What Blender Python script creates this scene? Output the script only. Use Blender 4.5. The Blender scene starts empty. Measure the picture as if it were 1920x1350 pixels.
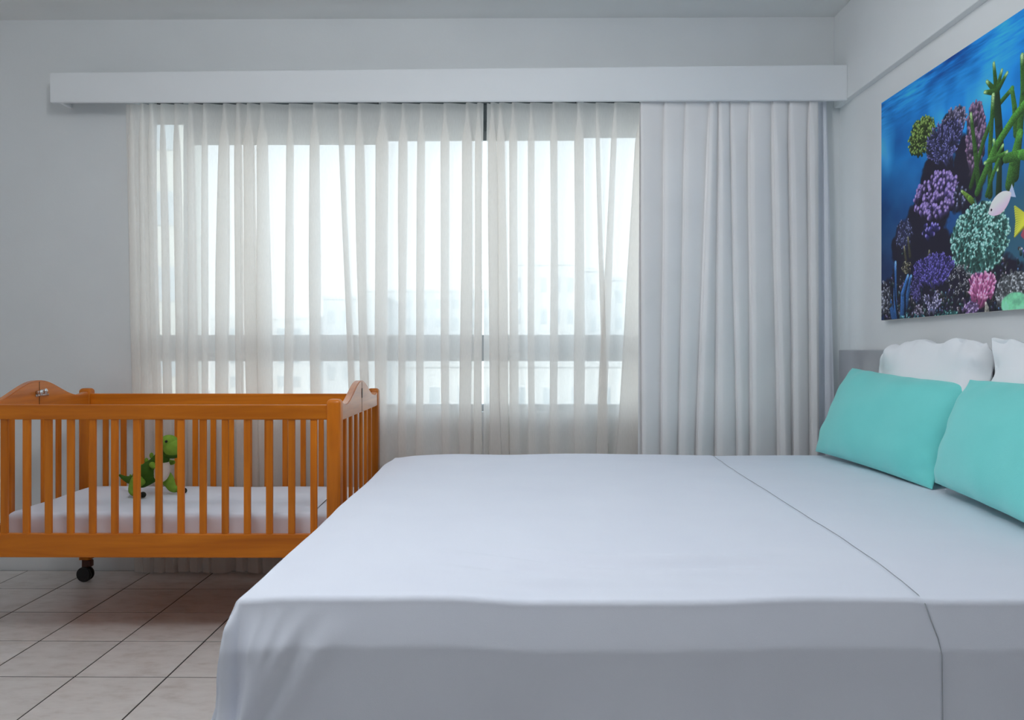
import bpy, bmesh, math, random
import numpy as np
from mathutils import Vector, Matrix, noise

random.seed(7)
scene = bpy.context.scene
COL = scene.collection

# ------------------------------------------------------------------ camera
F_PX = 1420.0
EYE = 1.06
YAW = math.radians(0.5)
CX, CY = 942.6, 657.0
cam_data = bpy.data.cameras.new('camera')
cam_data.sensor_width = 36.0
cam_data.lens = F_PX / 1920.0 * 36.0
cam_data.shift_x = (960.0 - CX) / 1920.0
cam_data.shift_y = -(675.0 - CY) / 1920.0
cam_data.clip_start = 0.02
cam_data.clip_end = 500
cam = bpy.data.objects.new('camera', cam_data)
cam.location = (0, 0, EYE)
cam.rotation_euler = (math.radians(90), 0, YAW)
COL.objects.link(cam)
scene.camera = cam

# ------------------------------------------------------------------ world, sun, added fill lights, exposure
SKY_STRENGTH = 2.4
CEILING_FILL_POWER = 4.0
ROOM_FILL_POWER = 43.5
world = bpy.data.worlds.new('world')
scene.world = world
world.use_nodes = True
wn = world.node_tree.nodes
wl = world.node_tree.links
wn.clear()
w_out = wn.new('ShaderNodeOutputWorld')
w_bg = wn.new('ShaderNodeBackground')
w_bg.inputs['Strength'].default_value = SKY_STRENGTH
w_tc = wn.new('ShaderNodeTexCoord')
w_sep = wn.new('ShaderNodeSeparateXYZ')
w_ramp = wn.new('ShaderNodeValToRGB')
w_ramp.color_ramp.elements[0].position = 0.0
w_ramp.color_ramp.elements[0].color = (0.93, 0.98, 1.0, 1)
w_ramp.color_ramp.elements[1].position = 0.6
w_ramp.color_ramp.elements[1].color = (0.68, 0.83, 0.97, 1)
wl.new(w_tc.outputs['Generated'], w_sep.inputs[0])
wl.new(w_sep.outputs['Z'], w_ramp.inputs[0])
wl.new(w_ramp.outputs[0], w_bg.inputs['Color'])
wl.new(w_bg.outputs[0], w_out.inputs[0])

sun_d = bpy.data.lights.new('sun', 'SUN')
sun_d.energy = 4.2
sun_d.angle = math.radians(3)
sun_d.color = (1.0, 0.97, 0.92)
sun = bpy.data.objects.new('sun', sun_d)
sun.rotation_euler = (math.radians(50), 0, math.radians(-25))
sun.location = (0, -5, 8)
COL.objects.link(sun)

def lamp(name, kind, power, loc, size):
    d = bpy.data.lights.new(name, kind)
    d.energy = power
    d.color = (0.93, 0.965, 1.0)
    if kind == 'AREA':
        d.shape = 'DISK'; d.size = size
    else:
        d.shadow_soft_size = size
    o = bpy.data.objects.new(name, d); o.location = loc
    COL.objects.link(o)
    return o
lamp('ceiling_fill', 'AREA', CEILING_FILL_POWER, (0.45, 2.3, 2.63), 1.0)  # added fill for the far part of the bed, no real fixture
lamp('room_fill', 'POINT', ROOM_FILL_POWER, (-0.55, 1.20, 2.42), 0.20)  # added fill that brightens walls and bed, not a known pendant

vs = scene.view_settings
vs.view_transform = 'Standard'
vs.look = 'None'
vs.gamma = 1.0
vs.use_curve_mapping = False
vs.exposure = 0.0
scene.cycles.transparent_max_bounces = 24
scene.cycles.max_bounces = 12
scene.cycles.diffuse_bounces = 6

# ------------------------------------------------------------------ helpers
def P(px, py, Y):
    """world point seen at photo pixel (px, py) at distance Y from the camera wall"""
    dx, dz = (px - CX) / F_PX, -(py - CY) / F_PX
    X = dx * math.cos(YAW) - math.sin(YAW)
    Yd = dx * math.sin(YAW) + math.cos(YAW)
    t = Y / Yd
    return Vector((X * t, Y, EYE + dz * t))

def PX(px, Y):
    return P(px, CY, Y).x

def srgb(r, g, b):
    f = lambda c: (c / 12.92) if c <= 0.04045 else ((c + 0.055) / 1.055) ** 2.4
    return tuple(f(c / 255.0) for c in (r, g, b)) + (1.0,)

def obj(name, data, m=None, parent=None, loc=None, smooth=False):
    if isinstance(data, bmesh.types.BMesh):
        me = bpy.data.meshes.new(name)
        data.normal_update()
        data.to_mesh(me)
        data.free()
    else:
        me = data
    if m is not None and not me.materials:
        me.materials.append(m)
    if smooth:
        me.polygons.foreach_set('use_smooth', [True] * len(me.polygons))
    o = bpy.data.objects.new(name, me)
    COL.objects.link(o)
    if parent is not None:
        o.parent = parent
    if loc is not None:
        o.location = loc
    return o

def tag(o, label=None, cat=None, group=None, kind=None):
    if label: o['label'] = label
    if cat: o['category'] = cat
    if group: o['group'] = group
    if kind: o['kind'] = kind
    return o

def thing(name, label, cat, loc=(0, 0, 0), rz=0, group=None):
    o = bpy.data.objects.new(name, None)
    o.empty_display_size = 0.1
    COL.objects.link(o)
    o.location = loc
    o.rotation_euler = (0, 0, rz)
    return tag(o, label, cat, group)

def struct(name, data, m=None, parent=None, loc=None, smooth=False):
    o = obj(name, data, m, parent, loc, smooth)
    if parent is None:
        o['kind'] = 'structure'
    return o

def bm_box(x0, x1, y0, y1, z0, z1, bev=0.0, seg=2, bm=None):
    b = bmesh.new()
    bmesh.ops.create_cube(b, size=1.0)
    for v in b.verts:
        v.co = Vector(((x0 + x1) / 2 + v.co.x * (x1 - x0), (y0 + y1) / 2 + v.co.y * (y1 - y0), (z0 + z1) / 2 + v.co.z * (z1 - z0)))
    if bev > 0:
        bmesh.ops.bevel(b, geom=list(b.edges), offset=bev, segments=seg, affect='EDGES', profile=0.6)
    if bm is None:
        return b
    me = bpy.data.meshes.new('tmp')
    b.to_mesh(me); b.free()
    bm.from_mesh(me)
    bpy.data.meshes.remove(me)
    return bm

def add_tube(bm, pts, r, n=8, caps=True):
    pts = [Vector(p) for p in pts]
    rings = []
    up = Vector((0, 0, 1))
    for i, p in enumerate(pts):
        d = (pts[min(i + 1, len(pts) - 1)] - pts[max(i - 1, 0)]).normalized()
        a = d.cross(up)
        if a.length < 1e-4: a = d.cross(Vector((1, 0, 0)))
        a.normalize(); b = d.cross(a)
        rr = r[i] if isinstance(r, (list, tuple)) else r
        rings.append([bm.verts.new(p + a * (rr * math.cos(2 * math.pi * k / n)) + b * (rr * math.sin(2 * math.pi * k / n))) for k in range(n)])
    for i in range(len(rings) - 1):
        for k in range(n):
            bm.faces.new((rings[i][k], rings[i][(k + 1) % n], rings[i + 1][(k + 1) % n], rings[i + 1][k]))
    if caps:
        bm.faces.new(rings[0]); bm.faces.new(rings[-1][::-1])
    bmesh.ops.recalc_face_normals(bm, faces=bm.faces)
    return bm

def add_ball(bm, c, r, sx=1, sy=1, sz=1, u=16, v=10):
    g = bmesh.ops.create_uvsphere(bm, u_segments=u, v_segments=v, radius=r)
    for vt in g['verts']:
        vt.co = Vector((c[0] + vt.co.x * sx, c[1] + vt.co.y * sy, c[2] + vt.co.z * sz))
    return bm

def grid_mesh(name, co, nu, nv):
    """co: array of (nv*nu, 3), row by row"""
    idx = np.arange(nu * nv).reshape(nv, nu)
    f = np.stack([idx[:-1, :-1], idx[:-1, 1:], idx[1:, 1:], idx[1:, :-1]], -1).reshape(-1, 4)
    me = bpy.data.meshes.new(name)
    me.from_pydata([tuple(c) for c in co], [], [tuple(int(i) for i in q) for q in f])
    me.update()
    return me

def sstep(a, b, x):
    t = min(1.0, max(0.0, (x - a) / (b - a)))
    return t * t * (3 - 2 * t)

# ------------------------------------------------------------------ materials
def mat(name, color=(0.8, 0.8, 0.8, 1), rough=0.6, metal=0.0, coat=0.0, spec=0.5):
    m = bpy.data.materials.new(name)
    m.use_nodes = True
    b = m.node_tree.nodes['Principled BSDF']
    b.inputs['Base Color'].default_value = color
    b.inputs['Roughness'].default_value = rough
    b.inputs['Metallic'].default_value = metal
    b.inputs['Coat Weight'].default_value = coat
    b.inputs['Coat Roughness'].default_value = 0.18
    b.inputs['Specular IOR Level'].default_value = spec
    return m, m.node_tree.nodes, m.node_tree.links, b

def noisy(name, c1, c2, scale=8, rough=0.7, bump=0.0, bscale=200, stretch=(1, 1, 1), coord='Object', detail=4, **kw):
    m, n, l, b = mat(name, c1, rough, **kw)
    tc = n.new('ShaderNodeTexCoord'); mp = n.new('ShaderNodeMapping')
    mp.inputs['Scale'].default_value = stretch
    nz = n.new('ShaderNodeTexNoise'); nz.inputs['Scale'].default_value = scale; nz.inputs['Detail'].default_value = detail
    rp = n.new('ShaderNodeValToRGB')
    rp.color_ramp.elements[0].position = 0.3; rp.color_ramp.elements[0].color = c1
    rp.color_ramp.elements[1].position = 0.7; rp.color_ramp.elements[1].color = c2
    l.new(tc.outputs[coord], mp.inputs[0]); l.new(mp.outputs[0], nz.inputs[0])
    l.new(nz.outputs[0], rp.inputs[0]); l.new(rp.outputs[0], b.inputs['Base Color'])
    if bump > 0:
        n2 = n.new('ShaderNodeTexNoise'); n2.inputs['Scale'].default_value = bscale; n2.inputs['Detail'].default_value = 3
        bp = n.new('ShaderNodeBump'); bp.inputs['Strength'].default_value = bump; bp.inputs['Distance'].default_value = 0.002
        l.new(tc.outputs[coord], n2.inputs[0]); l.new(n2.outputs[0], bp.inputs['Height']); l.new(bp.outputs[0], b.inputs['Normal'])
    return m

M = {}
M['wall'] = noisy('painted_wall', (0.745, 0.765, 0.775, 1), (0.775, 0.795, 0.805, 1), 3, 0.8, 0.15, 120)
M['ceiling'] = noisy('painted_ceiling', (0.80, 0.81, 0.80, 1), (0.83, 0.84, 0.83, 1), 3, 0.85, 0.1, 100)
M['pelmet'] = noisy('pelmet_paint', (0.80, 0.82, 0.84, 1), (0.83, 0.85, 0.87, 1), 3, 0.5, 0.05, 80)
M['grout'] = noisy('grout', (0.025, 0.023, 0.022, 1), (0.045, 0.042, 0.04, 1), 40, 0.9)
M['sheet'] = noisy('white_cotton_sheet', (0.775, 0.805, 0.905, 1), (0.795, 0.825, 0.92, 1), 5, 0.85, 0.12, 900, spec=0.2)
M['pillow_white'] = noisy('white_cotton_pillow', (0.88, 0.90, 0.93, 1), (0.90, 0.92, 0.95, 1), 5, 0.85, 0.15, 600, spec=0.2)
M['seam'] = mat('seam_and_shadow', (0.36, 0.38, 0.42, 1), 0.9)[0]  # seam colour, darkened to paint the thin shadow along the bed sheet overlap
M['teal'] = noisy('teal_velvet', (0.19, 0.76, 0.72, 1), (0.21, 0.80, 0.76, 1), 6, 0.75, 0.2, 500, spec=0.25)
M['teal'].node_tree.nodes['Principled BSDF'].inputs['Sheen Weight'].default_value = 0.35
M['headboard'] = noisy('satin_grey_headboard', (0.56, 0.56, 0.58, 1), (0.60, 0.60, 0.62, 1), 3, 0.32, metal=0.6)
M['black'] = noisy('black_rubber', (0.008, 0.008, 0.009, 1), (0.014, 0.014, 0.015, 1), 30, 0.5)
M['caster_socket'] = noisy('dark_red_wood_socket', (0.055, 0.014, 0.006, 1), (0.085, 0.022, 0.008, 1), 20, 0.5)
M['chrome'] = mat('chrome_bolt', (0.7, 0.7, 0.7, 1), 0.25, 1.0)[0]
M['slot'] = mat('dark_slot', (0.015, 0.01, 0.008, 1), 0.8)[0]
M['alu'] = noisy('grey_aluminium_frame', (0.40, 0.42, 0.44, 1), (0.44, 0.46, 0.48, 1), 5, 0.5)
M['shutter'] = noisy('shutter_slat_grey', (0.07, 0.075, 0.08, 1), (0.1, 0.105, 0.11, 1), 5, 0.6)
M['bed_base'] = noisy('bed_base_fabric', (0.35, 0.33, 0.32, 1), (0.4, 0.38, 0.36, 1), 30, 0.9)

def wood(name, axis, spec=0.25, coat=0.18):
    st = [14.0, 14.0, 14.0]; st[axis] = 0.9
    m, n, l, b = mat(name, (0.4, 0.14, 0.02, 1), 0.42, coat=coat, spec=spec)
    tc = n.new('ShaderNodeTexCoord'); mp = n.new('ShaderNodeMapping'); mp.inputs['Scale'].default_value = st
    oi = n.new('ShaderNodeObjectInfo')
    ad = n.new('ShaderNodeVectorMath'); ad.operation = 'ADD'
    ml = n.new('ShaderNodeMath'); ml.operation = 'MULTIPLY'; ml.inputs[1].default_value = 37.0
    l.new(oi.outputs['Random'], ml.inputs[0])
    l.new(tc.outputs['Object'], ad.inputs[0]); l.new(ml.outputs[0], ad.inputs[1])
    l.new(ad.outputs[0], mp.inputs[0])
    nz = n.new('ShaderNodeTexNoise'); nz.inputs['Scale'].default_value = 2.2; nz.inputs['Detail'].default_value = 5; nz.inputs['Distortion'].default_value = 0.8
    l.new(mp.outputs[0], nz.inputs[0])
    rp = n.new('ShaderNodeValToRGB')
    e = rp.color_ramp.elements
    e[0].position = 0.25; e[0].color = (0.47, 0.118, 0.005, 1)
    e[1].position = 0.75; e[1].color = (0.74, 0.225, 0.012, 1)
    x = e.new(0.5); x.color = (0.62, 0.170, 0.007, 1)
    l.new(nz.outputs[0], rp.inputs[0])
    hs = n.new('ShaderNodeHueSaturation')
    mr = n.new('ShaderNodeMapRange'); mr.inputs[3].default_value = 0.82; mr.inputs[4].default_value = 1.12
    l.new(oi.outputs['Random'], mr.inputs[0]); l.new(mr.outputs[0], hs.inputs['Value'])
    l.new(rp.outputs[0], hs.inputs['Color']); l.new(hs.outputs[0], b.inputs['Base Color'])
    return m
M['wood_x'] = wood('varnished_pine_long', 0)
M['wood_y'] = wood('varnished_pine_cross', 1, 0.6, 0.7)
M['wood_z'] = wood('varnished_pine_upright', 2)

def tile_mat():
    m, n, l, b = mat('beige_floor_tile', (0.5, 0.45, 0.42, 1), 0.32)
    tc = n.new('ShaderNodeTexCoord'); oi = n.new('ShaderNodeObjectInfo')
    ad = n.new('ShaderNodeVectorMath'); ad.operation = 'ADD'
    ml = n.new('ShaderNodeMath'); ml.operation = 'MULTIPLY'; ml.inputs[1].default_value = 91.0
    l.new(oi.outputs['Random'], ml.inputs[0]); l.new(tc.outputs['Object'], ad.inputs[0]); l.new(ml.outputs[0], ad.inputs[1])
    mp = n.new('ShaderNodeMapping'); mp.inputs['Scale'].default_value = (1.0, 2.2, 1.0); l.new(ad.outputs[0], mp.inputs[0])
    nz = n.new('ShaderNodeTexNoise'); nz.inputs['Scale'].default_value = 9; nz.inputs['Detail'].default_value = 7; nz.inputs['Roughness'].default_value = 0.65
    l.new(mp.outputs[0], nz.inputs[0])
    rp = n.new('ShaderNodeValToRGB'); e = rp.color_ramp.elements
    e[0].position = 0.28; e[0].color = (0.60, 0.545, 0.505, 1)
    e[1].position = 0.68; e[1].color = (0.80, 0.765, 0.74, 1)
    x = e.new(0.48); x.color = (0.735, 0.695, 0.67, 1)
    l.new(nz.outputs[0], rp.inputs[0])
    hs = n.new('ShaderNodeHueSaturation')
    mr = n.new('ShaderNodeMapRange'); mr.inputs[3].default_value = 0.95; mr.inputs[4].default_value = 1.05
    l.new(oi.outputs['Random'], mr.inputs[0]); l.new(mr.outputs[0], hs.inputs['Value'])
    l.new(rp.outputs[0], hs.inputs['Color']); l.new(hs.outputs[0], b.inputs['Base Color'])
    return m
M['tile'] = tile_mat()

def sheer_mat():
    m = bpy.data.materials.new('sheer_voile'); m.use_nodes = True
    n = m.node_tree.nodes; l = m.node_tree.links; n.clear()
    out = n.new('ShaderNodeOutputMaterial')
    tr = n.new('ShaderNodeBsdfTransparent'); tr.inputs[0].default_value = (1, 1, 1, 1)
    di = n.new('ShaderNodeBsdfDiffuse'); di.inputs[0].default_value = (0.93, 0.895, 0.87, 1)
    tl = n.new('ShaderNodeBsdfTranslucent'); tl.inputs[0].default_value = (0.94, 0.91, 0.87, 1)
    m1 = n.new('ShaderNodeMixShader'); m1.inputs[0].default_value = 0.55
    m2 = n.new('ShaderNodeMixShader')
    tc = n.new('ShaderNodeTexCoord'); nz = n.new('ShaderNodeTexNoise'); nz.inputs['Scale'].default_value = 260
    mp = n.new('ShaderNodeMapping'); mp.inputs['Scale'].default_value = (1, 1, 0.15)
    mr = n.new('ShaderNodeMapRange'); mr.inputs[3].default_value = 0.72; mr.inputs[4].default_value = 0.82
    l.new(tc.outputs['Object'], mp.inputs[0]); l.new(mp.outputs[0], nz.inputs[0]); l.new(nz.outputs[0], mr.inputs[0])
    l.new(mr.outputs[0], m2.inputs[0])
    l.new(di.outputs[0], m1.inputs[1]); l.new(tl.outputs[0], m1.inputs[2])
    l.new(tr.outputs[0], m2.inputs[1]); l.new(m1.outputs[0], m2.inputs[2])
    l.new(m2.outputs[0], out.inputs[0])
    return m
M['sheer'] = sheer_mat()

def drape_mat(name, col, trans):
    m = bpy.data.materials.new(name); m.use_nodes = True
    n = m.node_tree.nodes; l = m.node_tree.links; n.clear()
    out = n.new('ShaderNodeOutputMaterial')
    di = n.new('ShaderNodeBsdfDiffuse'); tl = n.new('ShaderNodeBsdfTranslucent')
    tc = n.new('ShaderNodeTexCoord'); nz = n.new('ShaderNodeTexNoise'); nz.inputs['Scale'].default_value = 4
    rp = n.new('ShaderNodeValToRGB')
    rp.color_ramp.elements[0].position = 0.3; rp.color_ramp.elements[0].color = tuple(c * 0.95 for c in col[:3]) + (1,)
    rp.color_ramp.elements[1].position = 0.7; rp.color_ramp.elements[1].color = col
    l.new(tc.outputs['Object'], nz.inputs[0]); l.new(nz.outputs[0], rp.inputs[0])
    l.new(rp.outputs[0], di.inputs[0]); l.new(rp.outputs[0], tl.inputs[0])
    mx = n.new('ShaderNodeMixShader'); mx.inputs[0].default_value = trans
    l.new(di.outputs[0], mx.inputs[1]); l.new(tl.outputs[0], mx.inputs[2]); l.new(mx.outputs[0], out.inputs[0])
    return m
M['drape'] = drape_mat('grey_drape', (0.90, 0.885, 0.885, 1), 0.05)
M['lining'] = drape_mat('pale_lining', (0.84, 0.86, 0.92, 1), 0.1)

def glass_mat():
    m = bpy.data.materials.new('window_glass'); m.use_nodes = True
    n = m.node_tree.nodes; l = m.node_tree.links; n.clear()
    out = n.new('ShaderNodeOutputMaterial')
    tr = n.new('ShaderNodeBsdfTransparent'); tr.inputs[0].default_value = (0.96, 0.985, 0.985, 1)
    gl = n.new('ShaderNodeBsdfGlossy'); gl.inputs['Roughness'].default_value = 0.02
    mx = n.new('ShaderNodeMixShader'); mx.inputs[0].default_value = 0.05
    l.new(tr.outputs[0], mx.inputs[1]); l.new(gl.outputs[0], mx.inputs[2]); l.new(mx.outputs[0], out.inputs[0])
    return m
M['glass'] = glass_mat()

# ------------------------------------------------------------------ room shell
XL, XR, YB, YW, ZC = -2.78, PX(1575, 3.63), -4.6, 3.63, 2.652
WT = 0.18
WX0, WX1, WZ0, WZ1 = -1.80, 1.42, 0.765, 2.38

bm = bm_box(XL - 0.2, XR + 0.2, YB - 0.2, YW + 0.001, -0.25, -0.0013)
floor = struct('floor', bm, M['grout'])
TP = 0.3015
tile_me = None
tx0 = -1.4127; ty0 = 2.448
ix = [k for k in range(-20, 20) if tx0 + k * TP > XL - TP and tx0 + k * TP < XR]
iy = [k for k in range(-30, 10) if ty0 + k * TP > YB - TP and ty0 + k * TP < YW]
rest = bmesh.new()
cut = {}
for i in ix:
    for j in iy:
        x0, x1 = max(tx0 + i * TP + 0.0027, XL + 0.001), min(tx0 + (i + 1) * TP - 0.0027, XR - 0.001)
        y0, y1 = max(ty0 + j * TP + 0.0028, YB + 0.001), min(ty0 + (j + 1) * TP - 0.0028, YW - 0.008)
        if x1 - x0 < 0.012 or y1 - y0 < 0.012:
            continue
        if y0 < -1.3:
            bm_box(x0, x1, y0, y1, -0.0045, 0.0, bm=rest)
            continue
        key = (round(x1 - x0, 4), round(y1 - y0, 4))
        if key not in cut:
            w, h = key
            b = bm_box(-w / 2, w / 2, -h / 2, h / 2, -0.006, 0.0)
            top = [e for e in b.edges if all(v.co.z > -0.001 for v in e.verts)]
            bmesh.ops.bevel(b, geom=top, offset=0.0007, segments=1, affect='EDGES')
            me = bpy.data.meshes.new('tile'); b.to_mesh(me); b.free(); me.materials.append(M['tile'])
            cut[key] = me
        obj('tile', cut[key], None, floor, ((x0 + x1) / 2, (y0 + y1) / 2, random.uniform(-0.0003, 0.0003)))

tag(obj('tile', rest, M['tile'], floor), kind='stuff')
struct('ceiling', bm_box(XL - 0.2, XR + 0.2, YB - 0.2, YW + WT, ZC, ZC + 0.2), M['ceiling'])
struct('wall_left', bm_box(XL - 0.2, XL, YB - 0.2, YW + WT, -0.2, ZC + 0.001), M['wall'])
struct('wall_right', bm_box(XR, XR + 0.2, YB - 0.2, YW + WT, -0.2, ZC + 0.001), M['wall'])
struct('wall_front', bm_box(XL, XR, YB - 0.2, YB, -0.2, ZC + 0.001), M['wall'])
bm = bmesh.new()
for a in ((XL, WX0, 0, ZC), (WX1, XR, 0, ZC), (WX0, WX1, 0, WZ0), (WX0, WX1, WZ1, ZC)):
    bm_box(a[0], a[1], YW, YW + WT, a[2] - (0.2 if a[2] == 0 else 0), a[3], bm=bm)
struct('wall_back', bm, M['wall'])
# beam above the bed, along the right wall
XBEAM = PX(1563.5, 3.63)
ZBEAM = P(1576, 193, 3.55).z
struct('trim_1', bm_box(XBEAM, XR + 0.01, YB, YW, ZBEAM, ZC, 0.004, 2), M['wall'])

# window: frame, mullions, rails, panes, shutter slats
win = bpy.data.objects.new('window_1', None); COL.objects.link(win); win['kind'] = 'structure'
win.location = (0, 3.73, 0)
mull = [-1.585, -0.624, 0.348, 1.32]
def wpart(name, x0, x1, z0, z1, d=0.03, m='alu', y=0.0, bev=0.004):
    return obj(name, bm_box((x0 - x1) / 2, (x1 - x0) / 2, -d, d, (z0 - z1) / 2, (z1 - z0) / 2, bev, 1), M[m], win, ((x0 + x1) / 2, y, (z0 + z1) / 2))
zr0, zr1 = P(900, 677, 3.73).z, P(900, 628, 3.73).z
wpart('window_frame', WX0, WX1, WZ1 - 0.045, WZ1)
wpart('window_frame', WX0, WX1, WZ0, WZ0 + 0.03)
wpart('window_frame', WX0, WX0 + 0.045, WZ0 + 0.03, WZ1 - 0.045)
wpart('window_frame', WX1 - 0.045, WX1, WZ0 + 0.03, WZ1 - 0.045)
wpart('transom_rail', WX0 + 0.045, WX1 - 0.045, zr0, zr1, 0.034)
for xm in mull:
    wpart('mullion', xm - 0.016, xm + 0.016, WZ0 + 0.03, zr0, 0.028)
    wpart('mullion', xm - 0.016, xm + 0.016, zr1, WZ1 - 0.045, 0.028)
edges = [WX0 + 0.045] + mull + [WX1 - 0.045]
drop = [P(300, 232, 3.76).z, P(550, 270, 3.76).z, P(900, 262.5, 3.76).z, P(1140, 257, 3.76).z, P(1400, 257, 3.76).z]
for k in range(5):
    a = edges[k] + (0.025 if k else 0); b = edges[k + 1] - (0.025 if k < 4 else 0)
    if b - a < 0.02: continue
    wpart('window_pane', a, b, WZ0 + 0.03, zr0, 0.002, 'glass', bev=0)
    wpart('window_pane', a, b, zr1, WZ1 - 0.045, 0.002, 'glass', bev=0)
    z = drop[k]
    h = (WZ1 - 0.045 - z) / 5
    for q in range(5):
        wpart('shutter_slat', edges[k] if k else WX0, edges[k + 1] if k < 4 else WX1, z + q * h, z + (q + 1) * h, 0.008, 'shutter', 0.045, 0.003)

# ------------------------------------------------------------------ curtain pelmet
PY = 3.485
pz0 = P(820, 189.5, PY).z
pxl, pxr = P(93.5, 160, PY).x, XBEAM
ztl, ztr = P(93, 136.5, PY).z, P(1580, 121.5, PY).z
pel = thing('curtain_pelmet', 'long white boxed curtain pelmet fixed across the window wall', 'pelmet', ((pxl + pxr) / 2, YW, pz0))
hw = (pxr - pxl) / 2
b = bm_box(-hw, hw, PY - YW, PY - YW + 0.018, 0, 1)
for v in b.verts:
    if v.co.z > 0.5:
        v.co.z = (ztl if v.co.x < 0 else ztr) - pz0
bmesh.ops.bevel(b, geom=list(b.edges), offset=0.002, segments=2, affect='EDGES')
obj('front_board', b, M['pelmet'], pel)
obj('end_board', bm_box(-hw, -hw + 0.018, PY - YW + 0.018, 0, 0.018, ztl - pz0 - 0.002, 0.001, 1), M['pelmet'], pel)
obj('top_board', bm_box(-hw + 0.018, hw, PY - YW + 0.018, 0, ztl - pz0 - 0.020, ztl - pz0 - 0.004), M['pelmet'], pel)
obj('curtain_track', bm_box(-hw + 0.05, hw - 0.02, -0.075, -0.055, ztl - pz0 - 0.045, ztl - pz0 - 0.020, 0.003, 1), M['pelmet'], pel)

# ------------------------------------------------------------------ curtains
def curtain(name, bands, left, right, yc, ztop, zbot, amp, m, seed, parent=None, pinch=0.07, nv=56, gpow=0, label=None, cat=None, group=None):
    """left/right: functions t->px; bands: (px top, px bottom, width top, width bottom)"""
    rnd = random.Random(seed)
    ph = [rnd.uniform(0, 100) for _ in bands]
    aj = [rnd.uniform(0.7, 1.25) for _ in bands]
    NG, NF = (18 if gpow else 9), 20
    rows = []
    for r in range(nv + 1):
        q = r / nv
        t = q ** 1.35 if q < 1 else 1.0
        z = ztop + (zbot - ztop) * t
        am = amp * (0.45 + 0.55 * sstep(0, 0.16, t))
        cur = (PX(left(t), yc), 0.0)
        row = []
        def gap(p, qn):
            for k in range(NG):
                u = k / NG
                s = (1 - math.cos(math.pi * u)) / 2 if not gpow else 0.45 * (1 - math.cos(math.pi * u)) / 2 + 0.55 * u ** gpow
                row.append((p[0] + (qn[0] - p[0]) * u, yc + p[1] + (qn[1] - p[1]) * s, z))
        for i, (ct, cb, wt, wb) in enumerate(bands):
            c = ct + (cb - ct) * t + 2.2 * noise.noise((ph[i], t * 2.2, 0)) * t * 2
            w = (wt + (wb - wt) * t)
            w = w * (1 + 0.30 * noise.noise((ph[i], 5 + t * 2.5, 0)))
            w = 4.5 + (w - 4.5) * sstep(0.0, pinch, t - 0.02)
            X0 = PX(c, yc); hwid = abs(PX(c + w / 2, yc) - X0)
            a = am * aj[i]
            st = (X0 - hwid, a)
            gap(cur, st)
            for k in range(NF):
                u = k / NF
                if u < 1 / 3: g = -math.cos(3 * math.pi * u)
                elif u < 2 / 3: g = math.cos(3 * math.pi * (u - 1 / 3))
                else: g = -math.cos(3 * math.pi * (u - 2 / 3))
                row.append((X0 + hwid * g, yc + a * math.cos(math.pi * u), z))
            cur = (X0 + hwid, -a)
        en = (PX(right(t), yc), 0.0)
        gap(cur, en)
        row.append((en[0], yc, z))
        # gentle unevenness of the hem and the cloth
        row = [(x, y + 0.004 * noise.noise((x * 6, z * 1.5, seed)), zz + (0.010 * noise.noise((x * 9, seed, 3)) * sstep(0.8, 1, t))) for x, y, zz in row]
        rows.append(row)
    nu = len(rows[0])
    cx = sum(p[0] for p in rows[0]) / nu
    co = np.array([[(p[0] - cx, p[1] - yc, p[2]) for p in row] for row in rows]).reshape(-1, 3)
    o = obj(name, grid_mesh(name, co, nu, nv + 1), m, parent, (cx, yc, 0), True)
    if label: tag(o, label, cat, group)
    return o

ZT = pz0 + 0.02
YS = 3.580
bandsL = [(246, 262, 12, 18), (266, 281, 10, 17), (283, 300, 9, 17), (304, 321, 9, 18), (330, 344, 10, 20), (357, 366, 10, 18), (384, 386, 9, 12),
          (421, 412, 20, 26), (446, 452, 11, 14), (466, 477, 20, 24), (491, 502, 24, 22), (544, 540, 14, 16),
          (590, 592, 20, 18), (637, 674, 8, 12), (673, 688, 14, 18), (717, 712, 24, 20), (756, 752, 15, 14),
          (790, 786, 13, 16), (834, 836, 15, 16), (876, 872, 18, 24), (897, 896, 12, 18)]
curtain('sheer_curtain', bandsL, lambda t: 236 + 18 * t, lambda t: 906.5 - 6 * sstep(0, 0.4, t) + 5 * sstep(0.4, 0.9, t), YS, ZT, 0.012, 0.022, M['sheer'], 3,
        label='wide white sheer curtain behind the crib, left of the narrow gap', cat='curtain')
bandsR = [(922, 930, 14, 26), (938, 948, 14, 22), (962, 964, 14, 18), (996, 996, 14, 12), (1038, 1040, 15, 15), (1085, 1088, 17, 20),
          (1119, 1142, 8, 10), (1154, 1118, 13, 18), (1203, 1165, 18, 46), (1224, 1218, 14, 30)]
curtain('sheer_curtain', bandsR, lambda t: 913 - 5 * sstep(0, 0.4, t) - 2 * t, lambda t: 1240, YS - 0.004, ZT, 0.012, 0.022, M['sheer'], 5,
        label='narrower white sheer curtain between the gap and the opaque grey drape', cat='curtain')
bandsD = [(1203, 1206, 4, 7), (1248, 1243, 5, 9), (1288, 1275, 5, 12), (1333, 1303, 6, 7), (1350, 1347, 4, 14), (1372, 1391, 5, 8), (1408, 1411, 5, 8),
          (1450, 1470, 5, 9), (1482, 1496, 6, 8), (1519, 1526, 7, 8)]
YD = 3.524
dr = thing('blackout_curtain', 'opaque pale grey pleated drape hanging beside the headboard', 'curtain', (PX(1380, YD), YD, 0))
dc = curtain('drape', bandsD, lambda t: 1199 - 4 * t, lambda t: 1534 + 2 * t, YD, ZT, 0.012, 0.021, M['drape'], 11, gpow=7)
dc.parent = dr; dc.location = (dc.location.x - dr.location.x, 0, 0)
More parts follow.
